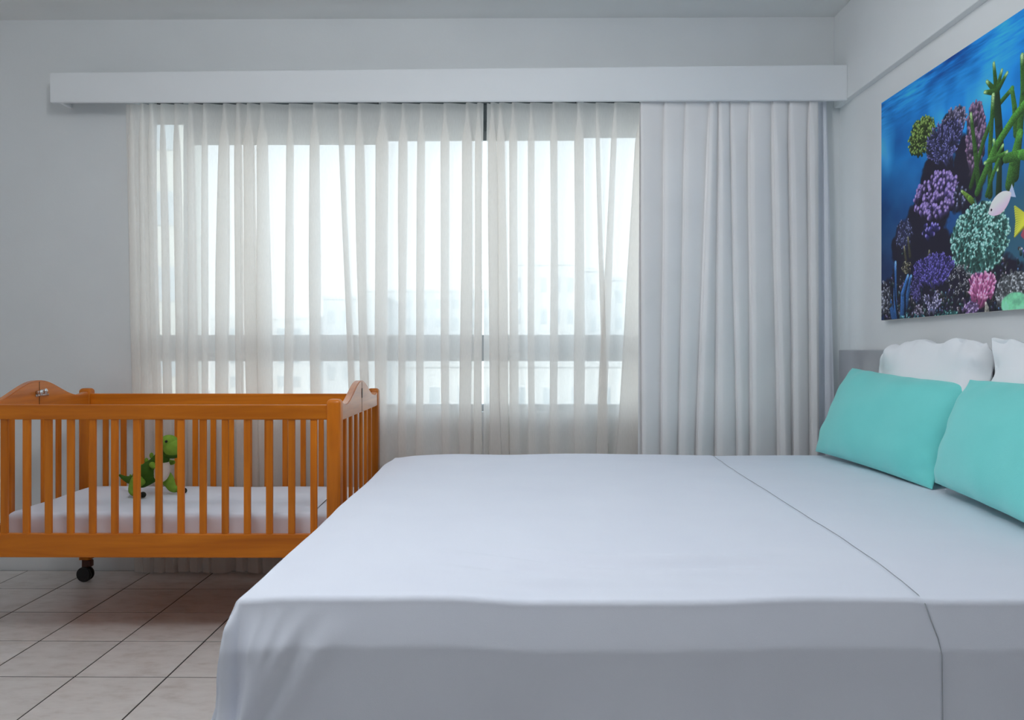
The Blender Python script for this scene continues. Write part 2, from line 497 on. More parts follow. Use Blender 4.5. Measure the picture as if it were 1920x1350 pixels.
ln = curtain('lining', [(1545, 1552, 4, 10)], lambda t: 1526, lambda t: 1550 + 22 * t, YD + 0.045, ZT, 0.012, 0.012, M['lining'], 13,)
ln.parent = dr; ln.location = (ln.location.x - dr.location.x, 0.045, 0)
ln['label'] = 'pale blue-white lining at the outer edge of the drape'

# ------------------------------------------------------------------ crib
CF, CB = 2.68, 3.50
CXL, CXR = PX(147, 3.45), PX(638, 2.68)
ccx, ccy = (CXL + CXR) / 2, (CF + CB) / 2
crib = thing('crib', 'varnished orange pine crib with slatted sides and arched ends', 'crib', (ccx, ccy, 0))
HX, HY = (CXR - CXL) / 2, (CB - CF) / 2
PW = 0.05
ZP = 0.886
def post_bm():
    b = bmesh.new()
    hw_, rc, rt = PW / 2, 0.007, 0.016
    secs = [(0.10, 0.0)] + [(ZP - rt + rt * math.sin(a * math.pi / 12), rt * (1 - math.cos(a * math.pi / 12))) for a in range(7)]
    rings = []
    for z, ins in secs:
        ring = []
        for q, (sx, sy) in enumerate(((1, 1), (-1, 1), (-1, -1), (1, -1))):
            for a in range(4):
                t = math.pi / 2 * q + math.pi / 6 * a
                ring.append(b.verts.new((sx * (hw_ - ins * 0.8 - rc) + rc * math.cos(t), sy * (hw_ - ins * 0.8 - rc) + rc * math.sin(t), z)))
        rings.append(ring)
    for r0, r1 in zip(rings, rings[1:]):
        for k in range(16):
            b.faces.new((r0[k], r0[(k + 1) % 16], r1[(k + 1) % 16], r1[k]))
    b.faces.new(rings[0][::-1]); b.faces.new(rings[-1])
    return b
pb = post_bm(); pme = bpy.data.meshes.new('post'); pb.to_mesh(pme); pb.free(); pme.materials.append(M['wood_z'])
for sx in (-1, 1):
    for sy in (-1, 1):
        obj('post', pme, None, crib, (sx * (HX - PW / 2), sy * (HY - PW / 2), 0), True)
ztr_, zbr = 0.868, 0.812
IX = HX - PW
def rail(y, z0, z1, th=0.024, nm='top_rail'):
    return obj(nm, bm_box(-IX - 0.002, IX + 0.002, -th / 2, th / 2, z0, z1, 0.005, 3), M['wood_x'], crib, (0, y, 0))
yf, yb = -HY + 0.021, HY - 0.027
rail(yf, P(330, 787.5, 2.68).z, P(330, 759.5, 2.68).z)
rail(yf, P(330, 1047.5, 2.68).z, P(330, 1003, 2.68).z, nm='bottom_rail')
rail(yb, 0.806, P(400, 738, 3.47).z)
rail(yb, 0.32, 0.40, nm='bottom_rail')
zs0, zs1 = P(330, 1003, 2.68).z - 0.012, P(330, 787.5, 2.68).z + 0.012
def slat_me(nm, w, d, m):
    b = bm_box(-w / 2, w / 2, -d / 2, d / 2, zs0, zs1, 0.003, 2)
    me = bpy.data.meshes.new(nm); b.to_mesh(me); b.free(); me.materials.append(m); return me
smx = slat_me('slat', 0.024, 0.013, M['wood_z'])
smy = slat_me('slat', 0.013, 0.026, M['wood_z'])
x1 = P(588.5, 900, 2.70).x
sp = (P(588.5, 900, 2.70).x - P(8.5, 900, 2.70).x) / 14
for k in range(16):
    obj('slat', smx, None, crib, (x1 - k * sp - ccx, yf, 0))
xb = P(602, 850, 3.47).x; spb = (P(602, 850, 3.47).x - P(197.7, 850, 3.47).x) / 12
k = 0
while xb - k * spb > CXL + PW + 0.02:
    obj('slat', smx, None, crib, (xb - k * spb - ccx, yb, 0)); k += 1
obj('slat', smx, None, crib, (xb + spb - ccx, yb, 0)) if xb + spb < CXR - PW - 0.02 else None
# arched end panels
def end_panel(x0, x1):
    N = 36
    b = bmesh.new()
    yl = HY - PW + 0.004
    prof = []
    for i in range(N + 1):
        y = -yl + 2 * yl * i / N
        u = abs(y) / yl
        hgt = 0.862 + 0.075 * (1 - sstep(0.02, 0.80, u)) + 0.010 * sstep(0.82, 1.0, u)
        prof.append((y, hgt))
    zb = 0.808
    lo = [b.verts.new((x0, y, zb)) for y, h in prof]; hi = [b.verts.new((x0, y, h)) for y, h in prof]
    lo2 = [b.verts.new((x1, y, zb)) for y, h in prof]; hi2 = [b.verts.new((x1, y, h)) for y, h in prof]
    for i in range(N):
        b.faces.new((lo[i], lo[i + 1], hi[i + 1], hi[i])); b.faces.new((lo2[i], hi2[i], hi2[i + 1], lo2[i + 1]))
        b.faces.new((hi[i], hi[i + 1], hi2[i + 1], hi2[i])); b.faces.new((lo[i], lo2[i], lo2[i + 1], lo[i + 1]))
    b.faces.new((lo[0], hi[0], hi2[0], lo2[0])); b.faces.new((lo[-1], lo2[-1], hi2[-1], hi[-1]))
    bmesh.ops.recalc_face_normals(b, faces=b.faces)
    es = [e for e in b.edges if len(e.link_faces) == 2 and e.calc_face_angle(0) > 0.9]
    bmesh.ops.bevel(b, geom=es, offset=0.003, segments=2, affect='EDGES')
    return b
for s in (-1, 1):
    xa, xb_ = (HX - 0.030, HX - 0.003) if s > 0 else (-HX + 0.018, -HX + 0.045)
    ep = obj('end_panel', end_panel(xa, xb_), M['wood_y'], crib)
    face = xb_ + 0.0006 if s > 0 else xb_ + 0.0006
    obj('panel_joint', bm_box(face - 0.003, face, -0.0015, 0.0015, 0.812, 0.932), M['slot'], ep)
    if s > 0:
        obj('latch_slot', bm_box(face - 0.003, face + 0.0006, -0.008, 0.008, 0.866, 0.905, 0.001, 1), M['slot'], ep)
    else:
        b = bmesh.new()
        for yy, zz in ((-0.018, 0.888), (0.012, 0.892)):
            add_tube(b, [(face - 0.002, yy, zz), (face + 0.018, yy, zz)], 0.008, 12)
            add_ball(b, (face + 0.018, yy, zz), 0.010, 0.8, 1, 1.2)
        bm_box(face, face + 0.006, -0.03, 0.055, 0.872, 0.880, 0.001, 1, bm=b)
        obj('latch', b, M['chrome'], ep, None, True)
    xc = (xa + xb_) / 2
    nsl = 6; y0 = -HY + PW
    for q in range(nsl):
        obj('slat', smy, None, crib, (xc, y0 + (2 * HY - 2 * PW) * (q + 1) / (nsl + 1), 0))
    obj('end_rail', bm_box(xc - 0.012, xc + 0.012, -HY + PW - 0.002, HY - PW + 0.002, 0.32, 0.40, 0.004, 2), M['wood_y'], crib)
obj('mattress_board', bm_box(-IX, IX, -HY + 0.06, HY - 0.055, 0.325, 0.343), M['wood_x'], crib)
for sx in (-1, 1):
    for sy in (-1, 1):
        cx_, cy_ = sx * (HX - PW / 2), sy * (HY - PW / 2)
        b = bmesh.new()
        bm_box(cx_ - 0.014, cx_ + 0.014, cy_ - 0.02, cy_ + 0.012, 0.062, 0.102, 0.003, 1, bm=b)
        bm_box(cx_ + 0.004, cx_ + 0.030, cy_ - 0.018, cy_ + 0.006, 0.066, 0.098, 0.004, 1, bm=b)
        cs = obj('caster', b, M['caster_socket'], crib)
        b = bmesh.new()
        for a0 in (-0.0175, 0.0035):
            bmw = bmesh.new()
            g = bmesh.ops.create_cone(bmw, cap_ends=True, segments=28, radius1=0.034, radius2=0.034, depth=0.016)
            bmesh.ops.bevel(bmw, geom=[e for e in bmw.edges if abs(e.verts[0].co.z - e.verts[1].co.z) < 1e-5], offset=0.004, segments=2, affect='EDGES')
            bmesh.ops.rotate(bmw, verts=bmw.verts, cent=(0, 0, 0), matrix=Matrix.Rotation(math.radians(90), 3, 'X'))
            bmesh.ops.translate(bmw, verts=bmw.verts, vec=(cx_, cy_ - 0.012 + a0 + 0.007, 0.034))
            t_ = bpy.data.meshes.new('t'); bmw.to_mesh(t_); bmw.free(); b.from_mesh(t_); bpy.data.meshes.remove(t_)
        obj('wheel', b, M['black'], cs, None, False)

# crib mattress with a fitted white sheet
def soft_slab(name, x0, x1, y0, y1, z0, z1, rad, wr, seed, nx=90, ny=46, nz=12):
    b = bmesh.new()
    cx, cy = (x0 + x1) / 2, (y0 + y1) / 2
    hx, hy, hz = (x1 - x0) / 2, (y1 - y0) / 2, (z1 - z0) / 2
    def pt(u, v, w):
        p = Vector((u * hx, v * hy, w * hz))
        inner = Vector((max(-hx + rad, min(hx - rad, p.x)), max(-hy + rad, min(hy - rad, p.y)), max(-hz + rad, min(hz - rad, p.z))))
        d = p - inner
        if d.length > 1e-9:
            n_ = d.normalized(); p = inner + n_ * rad
        else:
            n_ = Vector((0, 0, 0))
        q = p * 1.0
        side = 1 - abs(n_.z)
        k = noise.noise((q.x * 5 + q.z * 9 + seed, q.y * 6, q.z * 7)) * wr
        k += side * 0.006 * math.sin(q.x * 38 + q.z * 22 + 3 * noise.noise((q.x * 3, seed, 0))) * (0.5 - 0.5 * w)
        return p + n_ * k
    faces = []
    def patch(fn, a, c):
        g = [[b.verts.new(fn(-1 + 2 * i / a, -1 + 2 * j / c)) for i in range(a + 1)] for j in range(c + 1)]
        for j in range(c):
            for i in range(a):
                b.faces.new((g[j][i], g[j][i + 1], g[j + 1][i + 1], g[j + 1][i]))
    patch(lambda u, v: pt(u, v, 1), nx, ny); patch(lambda u, v: pt(u, v, -1), nx, ny)
    patch(lambda u, v: pt(u, -1, v), nx, nz); patch(lambda u, v: pt(u, 1, v), nx, nz)
    patch(lambda u, v: pt(-1, u, v), ny, nz); patch(lambda u, v: pt(1, u, v), ny, nz)
    bmesh.ops.remove_doubles(b, verts=b.verts, dist=1e-5)
    bmesh.ops.recalc_face_normals(b, faces=b.faces)
    return b, (cx, cy, (z0 + z1) / 2)
mz = P(165, 912, 3.42).z
mx0, mx1 = P(165, 912, 3.42).x, CXR - 0.06
b, c = soft_slab('crib_mattress', mx0, mx1, 2.86, 3.445, 0.343, mz, 0.022, 0.003, 2)
cm = tag(obj('crib_mattress', b, M['sheet'], None, c, True), 'thin crib mattress in a white sheet lying inside the pine crib', 'mattress')
b = bmesh.new()
add_tube(b, [Vector(P(590, 963, 2.90)) * 1.0 - Vector(c), Vector(P(622, 928, 3.22)) - Vector(c)], 0.0015, 6)
for v in b.verts: v.co.z = mz - c[2] + 0.001 + (0.001 if v.co.z > 0 else 0)
obj('sheet_seam', b, M['seam'], cm)

# ------------------------------------------------------------------ plush dinosaur toy (plain generic toy)
M['plush'] = noisy('green_plush', (0.17, 0.30, 0.035, 1), (0.22, 0.36, 0.05, 1), 40, 0.95, 0.4, 700, spec=0.1)
M['plush_dark'] = noisy('dark_green_plush', (0.045, 0.105, 0.012, 1), (0.06, 0.13, 0.018, 1), 40, 0.95, 0.4, 700, spec=0.1)
M['cream'] = noisy('cream_plush', (0.62, 0.53, 0.46, 1), (0.68, 0.58, 0.5, 1), 40, 0.95, 0.4, 700, spec=0.1)
M['toe'] = noisy('dark_plush', (0.01, 0.012, 0.008, 1), (0.016, 0.018, 0.012, 1), 40, 0.95)
def skin(name, verts, edges, m, parent, sub=2):
    me = bpy.data.meshes.new(name)
    me.from_pydata([v[:3] for v in verts], edges, [])
    o = bpy.data.objects.new(name, me); COL.objects.link(o)
    o.modifiers.new('skin', 'SKIN').use_smooth_shade = True
    for i, v in enumerate(verts):
        s = me.skin_vertices[0].data[i]
        s.radius = (v[3], v[4] if len(v) > 4 else v[3]); s.use_root = (i == 0)
    sb = o.modifiers.new('sub', 'SUBSURF'); sb.levels = sub; sb.render_levels = sub
    bpy.context.view_layer.update()
    dg = bpy.context.evaluated_depsgraph_get()
    me2 = bpy.data.meshes.new_from_object(o.evaluated_get(dg))
    bpy.data.objects.remove(o)
    return obj(name, me2, m, parent, None, True)
tp = P(290, 925, 3.20)
toy = thing('plush_dinosaur', 'green plush dinosaur toy standing on the crib mattress', 'toy', (tp.x, 3.20, mz + 0.002), math.radians(-16))
skin('body', [(-0.035, 0, 0.085, 0.050), (0.010, 0, 0.118, 0.048), (0.040, 0, 0.165, 0.030), (0.062, 0, 0.205, 0.030),
              (-0.085, 0, 0.060, 0.030), (-0.130, 0, 0.058, 0.018), (-0.165, 0, 0.068, 0.009), (-0.186, 0, 0.080, 0.004)],
     [(0, 1), (1, 2), (2, 3), (0, 4), (4, 5), (5, 6), (6, 7)], M['plush_dark'], toy)
b = bmesh.new()
add_ball(b, (0.072, 0, 0.228), 0.037, 1.05, 1.0, 0.85)
add_ball(b, (0.096, 0, 0.203), 0.042, 1.0, 0.92, 0.85)
hd = obj('head', b, M['plush'], toy, None, True)
b = bmesh.new(); add_ball(b, (0.090, 0, 0.178), 0.033, 1.1, 0.85, 0.55)
obj('jaw', b, M['plush_dark'], hd, None, True)
for s in (-1, 1):
    b = bmesh.new(); add_ball(b, (0.088, s * 0.034, 0.236), 0.0055)
    obj('eye', b, M['toe'], hd, None, True)
    b = bmesh.new(); add_ball(b, (0.134, s * 0.014, 0.212), 0.0028)
    obj('nostril', b, M['toe'], hd, None, True)
b = bmesh.new(); add_ball(b, (0.034, 0, 0.112), 0.047, 0.72, 0.82, 1.15)
obj('belly', b, M['cream'], toy, None, True)
for s, xo, yo in ((-1, -0.060, -0.060), (1, 0.040, 0.052)):
    lg = skin('leg', [(-0.03 if s < 0 else 0.0, s * 0.034, 0.088, 0.038, 0.046), (xo * 0.9, yo, 0.050, 0.024), (xo, yo * 1.05, 0.020, 0.020), (xo + 0.034, yo * 1.12, 0.015, 0.015)],
              [(0, 1), (1, 2), (2, 3)], M['plush'], toy)
    for j in (-1, 1):
        b = bmesh.new(); add_ball(b, (xo + 0.050, yo * 1.14 + j * 0.012, 0.0125), 0.0125, 1.1, 0.95, 1)
        obj('toe', b, M['toe'], lg, None, True)
    skin('arm', [(0.020, s * 0.040, 0.142, 0.014), (0.040, s * 0.055, 0.132, 0.012), (0.058, s * 0.056, 0.136, 0.009)], [(0, 1), (1, 2)], M['plush'], toy)
for x, z, r in ((-0.125, 0.076, 0.006), (-0.095, 0.090, 0.008), (-0.066, 0.118, 0.009), (-0.042, 0.145, 0.010), (-0.016, 0.168, 0.010), (0.012, 0.190, 0.009)):
    b = bmesh.new(); add_ball(b, (x, 0, z), r, 1, 0.6, 1.3, 10, 8)
    obj('back_spike', b, M['plush'], toy, None, True)

# ------------------------------------------------------------------ bed
BZ = 0.614
BX0, BX1, BY0, BY1 = -0.485, 1.525, 1.375, 3.24
bed = thing('bed', 'wide bed with a white sheet draped down to the floor', 'bed', ((BX0 + BX1) / 2, (BY0 + BY1) / 2, 0))
bl = Vector(bed.location)
obj('bed_base', bm_box(BX0 + 0.03 - bl.x, BX1 - bl.x, BY0 + 0.03 - bl.y, BY1 - 0.03 - bl.y, 0.06, 0.34, 0.01, 2), M['bed_base'], bed)
obj('mattress', bm_box(BX0 + 0.012 - bl.x, BX1 - bl.x, BY0 + 0.012 - bl.y, BY1 - 0.012 - bl.y, 0.34, BZ - 0.012, 0.02, 4), M['sheet'], bed)
seam_pts = [(0.868, 3.24), (0.857, 3.12), (0.826, 2.7), (0.803, 2.278), (0.785, 1.9), (0.777, 1.745), (0.757, 1.47), (0.742, 1.375)]
def seam_x(y):
    if y >= seam_pts[0][1]: return seam_pts[0][0]
    for a, c_ in zip(seam_pts, seam_pts[1:]):
        if y >= c_[1]:
            return c_[0] + (a[0] - c_[0]) * (y - c_[1]) / (a[1] - c_[1])
    return 0.742 + 0.02 * sstep(0, 0.1, BY0 - y)
DROP = 0.592
def sheet_pt(x, y):
    R = 0.012
    qx = min(0.0, x - BX0)
    qy = (y - BY0) if y < BY0 else ((y - BY1) if y > BY1 else 0.0)
    e = math.hypot(qx, qy)
    xi, yi = max(x, BX0), min(max(y, BY0), BY1)
    # slow unevenness of the top
    zt = BZ + 0.006 * noise.noise((xi * 2.0, yi * 2.2, 1.3)) + 0.0018 * noise.noise((xi * 4.5 + yi * 2, yi * 9, 7))
    # a few shallow creases near the front edge, running across
    g = math.exp(-((yi - 1.60) / 0.09) ** 2) * sstep(-0.25, 0.05, xi) * (1 - sstep(0.40, 0.68, xi))
    zt += 0.009 * g * math.sin(60 * (yi + 0.16 * xi) + 5 * noise.noise((xi * 2.2, yi * 3, 4)))
    zt -= 0.007 * sstep(0.0, 0.045, 1.478 - 0.03 * (xi - 0.2) ** 2 + 0.012 * noise.noise((xi * 4, 2, 5)) - yi) * sstep(-0.12, 0.05, xi) * (1 - sstep(0.34, 0.56, xi))
    zt += 0.003 * (1 - sstep(-0.012, 0.006, xi - seam_x(yi)))
    zt -= 0.012 * (1 - sstep(0.0, 0.28, math.hypot(max(0.0, xi - BX0), max(0.0, BY1 - yi))))
    zt -= 0.022 * math.exp(-((xi - BX0) / 0.05) ** 2) * (0.35 + 0.3 * noise.noise((yi * 2, 0, 9)))
    if e < 1e-9:
        return (xi, yi, zt)
    dx, dy = qx / e, qy / e
    ang = math.atan2(abs(dy), abs(dx)) if qy < 0 or qy > 0 else 0.0   # 0 on foot side, pi/2 on long side
    e = min(e, DROP + R * 0.57)
    if e < R * math.pi / 2:
        th = e / R
        o_, d_ = R * math.sin(th), R * (1 - math.cos(th))
    else:
        o_, d_ = R, R + (e - R * math.pi / 2)
    s = sstep(R, R + 0.01, d_)
    along = xi if abs(dy) > 0.5 else yi
    # topper band leans out, step back under it, then a slow flare
    if abs(dy) > 0.35:
        prof = 0.018 * min(1.0, max(0.0, d_ - R) / 0.070) + 0.004 * sstep(0.12, 0.6, d_)
        prof *= abs(dy)
    else:
        prof = 0.024 * sstep(0.0, 0.15, d_) + 0.008 * sstep(0.15, 0.5, d_)
    # soft vertical drape folds lower down
    fold = sstep(0.085, 0.40, d_) * (0.016 * noise.noise((along * 5, d_ * 1.2, 2)) + 0.004 * noise.noise((along * 13 + d_ * 3, 0.5, 6)))
    # corner pleats
    cor = 0.0
    if qx < 0 and qy != 0:
        cc = math.sin(2 * ang)
        cor = cc * sstep(0.0, 0.05, d_) * (0.020 + 0.012 * math.cos(5 * ang + 2.0 * d_)) 
    # gathered folds next to the corner on the long side (run down and inwards)
    if qy < 0:
        w_ = xi - BX0
        for (a0, sl, am, wd) in ((0.030, 0.06, 0.016, 0.011), (0.075, 0.30, 0.011, 0.012), (0.125, 0.50, 0.010, 0.016), (0.20, 0.62, 0.006, 0.022)):
            cpos = a0 - min(d_, 0.4) * sl
            cor += am * sstep(0.015, 0.09, d_) * (1 - 0.5 * sstep(0.3, 0.6, d_)) * math.exp(-((w_ - cpos) / wd) ** 2)
    off = o_ + prof + fold + cor
    return (xi + dx * off, yi + dy * off, zt - d_)
def axis(stops):
    out = []
    for a, c_, st in stops:
        n_ = max(1, round((c_ - a) / st))
        out += [a + (c_ - a) * i / n_ for i in range(n_)]
    return out + [stops[-1][1]]
ax = axis([(BX0 - 0.62, BX0 - 0.12, 0.025), (BX0 - 0.12, BX0 - 0.03, 0.008), (BX0 - 0.03, BX0 + 0.012, 0.003), (BX0 + 0.012, BX0 + 0.16, 0.007), (BX0 + 0.16, 0.70, 0.018), (0.70, 0.90, 0.004), (0.90, BX1, 0.02)])
ay = axis([(BY0 - 0.62, BY0 - 0.12, 0.022), (BY0 - 0.12, BY0 - 0.03, 0.006), (BY0 - 0.03, BY0 + 0.012, 0.003), (BY0 + 0.012, BY0 + 0.4, 0.010), (BY0 + 0.4, BY1 - 0.03, 0.025), (BY1 - 0.03, BY1 + 0.03, 0.005), (BY1 + 0.03, BY1 + 0.62, 0.03)])
vb, fb, keep = [], [], []
for y in ay:
    for x in ax:
        p = sheet_pt(x, y)
        vb.append((p[0] - bl.x, p[1] - bl.y, p[2]))
        qx = min(0.0, x - BX0); qy = (y - BY0) if y < BY0 else ((y - BY1) if y > BY1 else 0.0)
        keep.append(math.hypot(qx, qy) < DROP + 0.02)
nx = len(ax)
for j in range(len(ay) - 1):
    for i in range(nx - 1):
        q = (j * nx + i, j * nx + i + 1, (j + 1) * nx + i + 1, (j + 1) * nx + i)
        if any(keep[k] for k in q):
            fb.append(q)
me = bpy.data.meshes.new('bed_sheet'); me.from_pydata(vb, [], fb); me.update()
bmx = bmesh.new(); bmx.from_mesh(me)
bmesh.ops.delete(bmx, geom=[v for v in bmx.verts if not v.link_faces], context='VERTS')
bmesh.ops.dissolve_degenerate(bmx, dist=1e-6, edges=bmx.edges)
bmesh.ops.recalc_face_normals(bmx, faces=bmx.faces)
if sum(f.normal.z for f in bmx.faces) < 0: bmesh.ops.reverse_faces(bmx, faces=bmx.faces)
bmx.to_mesh(me); bmx.free()
sheet = obj('bed_sheet', me, M['sheet'], bed, None, True)
pts = []
for k in range(90):
    y = 3.26 - (3.26 - (BY0 - 0.60)) * k / 89
    p = sheet_pt(seam_x(y) + 0.002, y)
    pts.append((p[0] - bl.x, p[1] - bl.y - (0.0012 if y < BY0 else 0), p[2] + (0.0010 if y >= BY0 else 0)))
b = bmesh.new(); add_tube(b, pts, 0.0009, 6)
obj('hem_seam', b, M['seam'], sheet, None, True)  # hem edge, its dark tone stands in for the overlap's shadow

# headboard along the right wall
tag(obj('headboard', bm_box(-0.014, 0.014, -1.33, 1.33, 0.30, P(1600, 656, 3.4).z, 0.006, 3), M['headboard'], None, (XR - 0.017, 3.575 - 1.33, 0)),
    'low satin grey headboard panel on the right wall behind the pillows', 'headboard')

# ------------------------------------------------------------------ pillows and cushions
def cushion(name, c, front, back, m, seed, label, cat, bow=0.05, wr=0.006, pucker=0.3, n=56, pw=2.4, ex=0.5, rnd=0.0, lump=0.0):
    """c = corners: bottom-far, bottom-near, top-far, top-near. front thickness points to -X side"""
    bf, bn, tf, tn = [Vector(v) for v in c]
    ctr = (bf + bn + tf + tn) / 4
    base = Vector((ctr.x, ctr.y, min(bf.z, bn.z)))
    nrm = ((bn - bf).cross(tf - bf)).normalized()
    if nrm.x > 0: nrm = -nrm
    b = bmesh.new()
    def surf(u, v, side):
        uu = u * (1 - bow * (1 - v * v)); vv = v * (1 - bow * 1.4 * (1 - u * u)) + lump * (noise.noise((u * 2.3 + seed * 3.1, v, 0)) + 0.5 * noise.noise((u * 6 + seed, v, 4))) * max(0, v)
        uu += lump * 0.6 * noise.noise((v * 2.5, seed, 8)) * u
        cr = 1 - rnd * (u * u * v * v) ** 1.5
        a, d = (uu * cr + 1) / 2, (vv * cr + 1) / 2
        p = (bf * (1 - a) + bn * a) * (1 - d) + (tf * (1 - a) + tn * a) * d
        t = (max(0.0, 1 - abs(u) ** pw) * max(0.0, 1 - abs(v) ** pw)) ** ex
        th = front if side > 0 else back
        # puckers fan out from the seams, fading to the middle
        rim = (1 - t)
        k = wr * noise.noise((u * 1.6 + seed, v * 1.6, side * 3.0))
        k += wr * pucker * rim * (math.sin(u * 17 + seed + 2 * noise.noise((u * 3, v * 2, seed))) * abs(v) ** 3 + math.sin(v * 13 + seed * 2) * abs(u) ** 3)
        return p + nrm * side * (th * t + k * min(1, t * 3))
    for side in (1, -1):
        g = [[b.verts.new(surf(math.sin(math.pi / 2 * (-1 + 2 * i / n)), math.sin(math.pi / 2 * (-1 + 2 * j / n)), side) - base) for i in range(n + 1)] for j in range(n + 1)]
        for j in range(n):
            for i in range(n):
                b.faces.new((g[j][i], g[j][i + 1], g[j + 1][i + 1], g[j + 1][i]))
    bmesh.ops.remove_doubles(b, verts=b.verts, dist=2e-5)
    bmesh.ops.recalc_face_normals(b, faces=b.faces)
    return tag(obj(name, b, m, None, base, True), label, cat)
zb = BZ + 0.004
cushion('lumbar_cushion', [P(1529, 846, 3.24), P(1748, 918, 2.44), P(1598, 690, 3.20), P(1818, 720, 2.44)], 0.090, 0.022, M['teal'], 4,
        'teal rectangular cushion nearest the drape, propped before the white pillow', 'cushion', 0.024, 0.014, 0.3, ex=0.5, lump=0.018)
cushion('lumbar_cushion', [P(1753, 905, 2.42), P(2046, 1043, 1.62), P(1818, 712, 2.345), P(2230, 730, 1.62)], 0.090, 0.022, M['teal'], 9,
        'teal rectangular cushion farther from the drape, cut off by the frame edge', 'cushion', 0.024, 0.014, 0.3, ex=0.5, lump=0.018)
cushion('bed_pillow', [(1.462, 3.06, zb), (1.462, 2.38, zb), P(1652, 645, 3.06), P(1866, 632, 2.37)], 0.042, 0.036, M['pillow_white'], 21,
        'white bed pillow leaning on the headboard behind the first teal cushion', 'pillow', -0.01, 0.034, 0.5, rnd=0.09, lump=0.13)
cushion('bed_pillow', [(1.455, 2.29, zb), (1.455, 1.55, zb), P(1858, 634, 2.315), (1.50, 1.55, 1.09)], 0.046, 0.040, M['pillow_white'], 33,
        'white bed pillow with a pointed top corner, behind the second teal cushion', 'pillow', 0.06, 0.034, 0.5, lump=0.08)

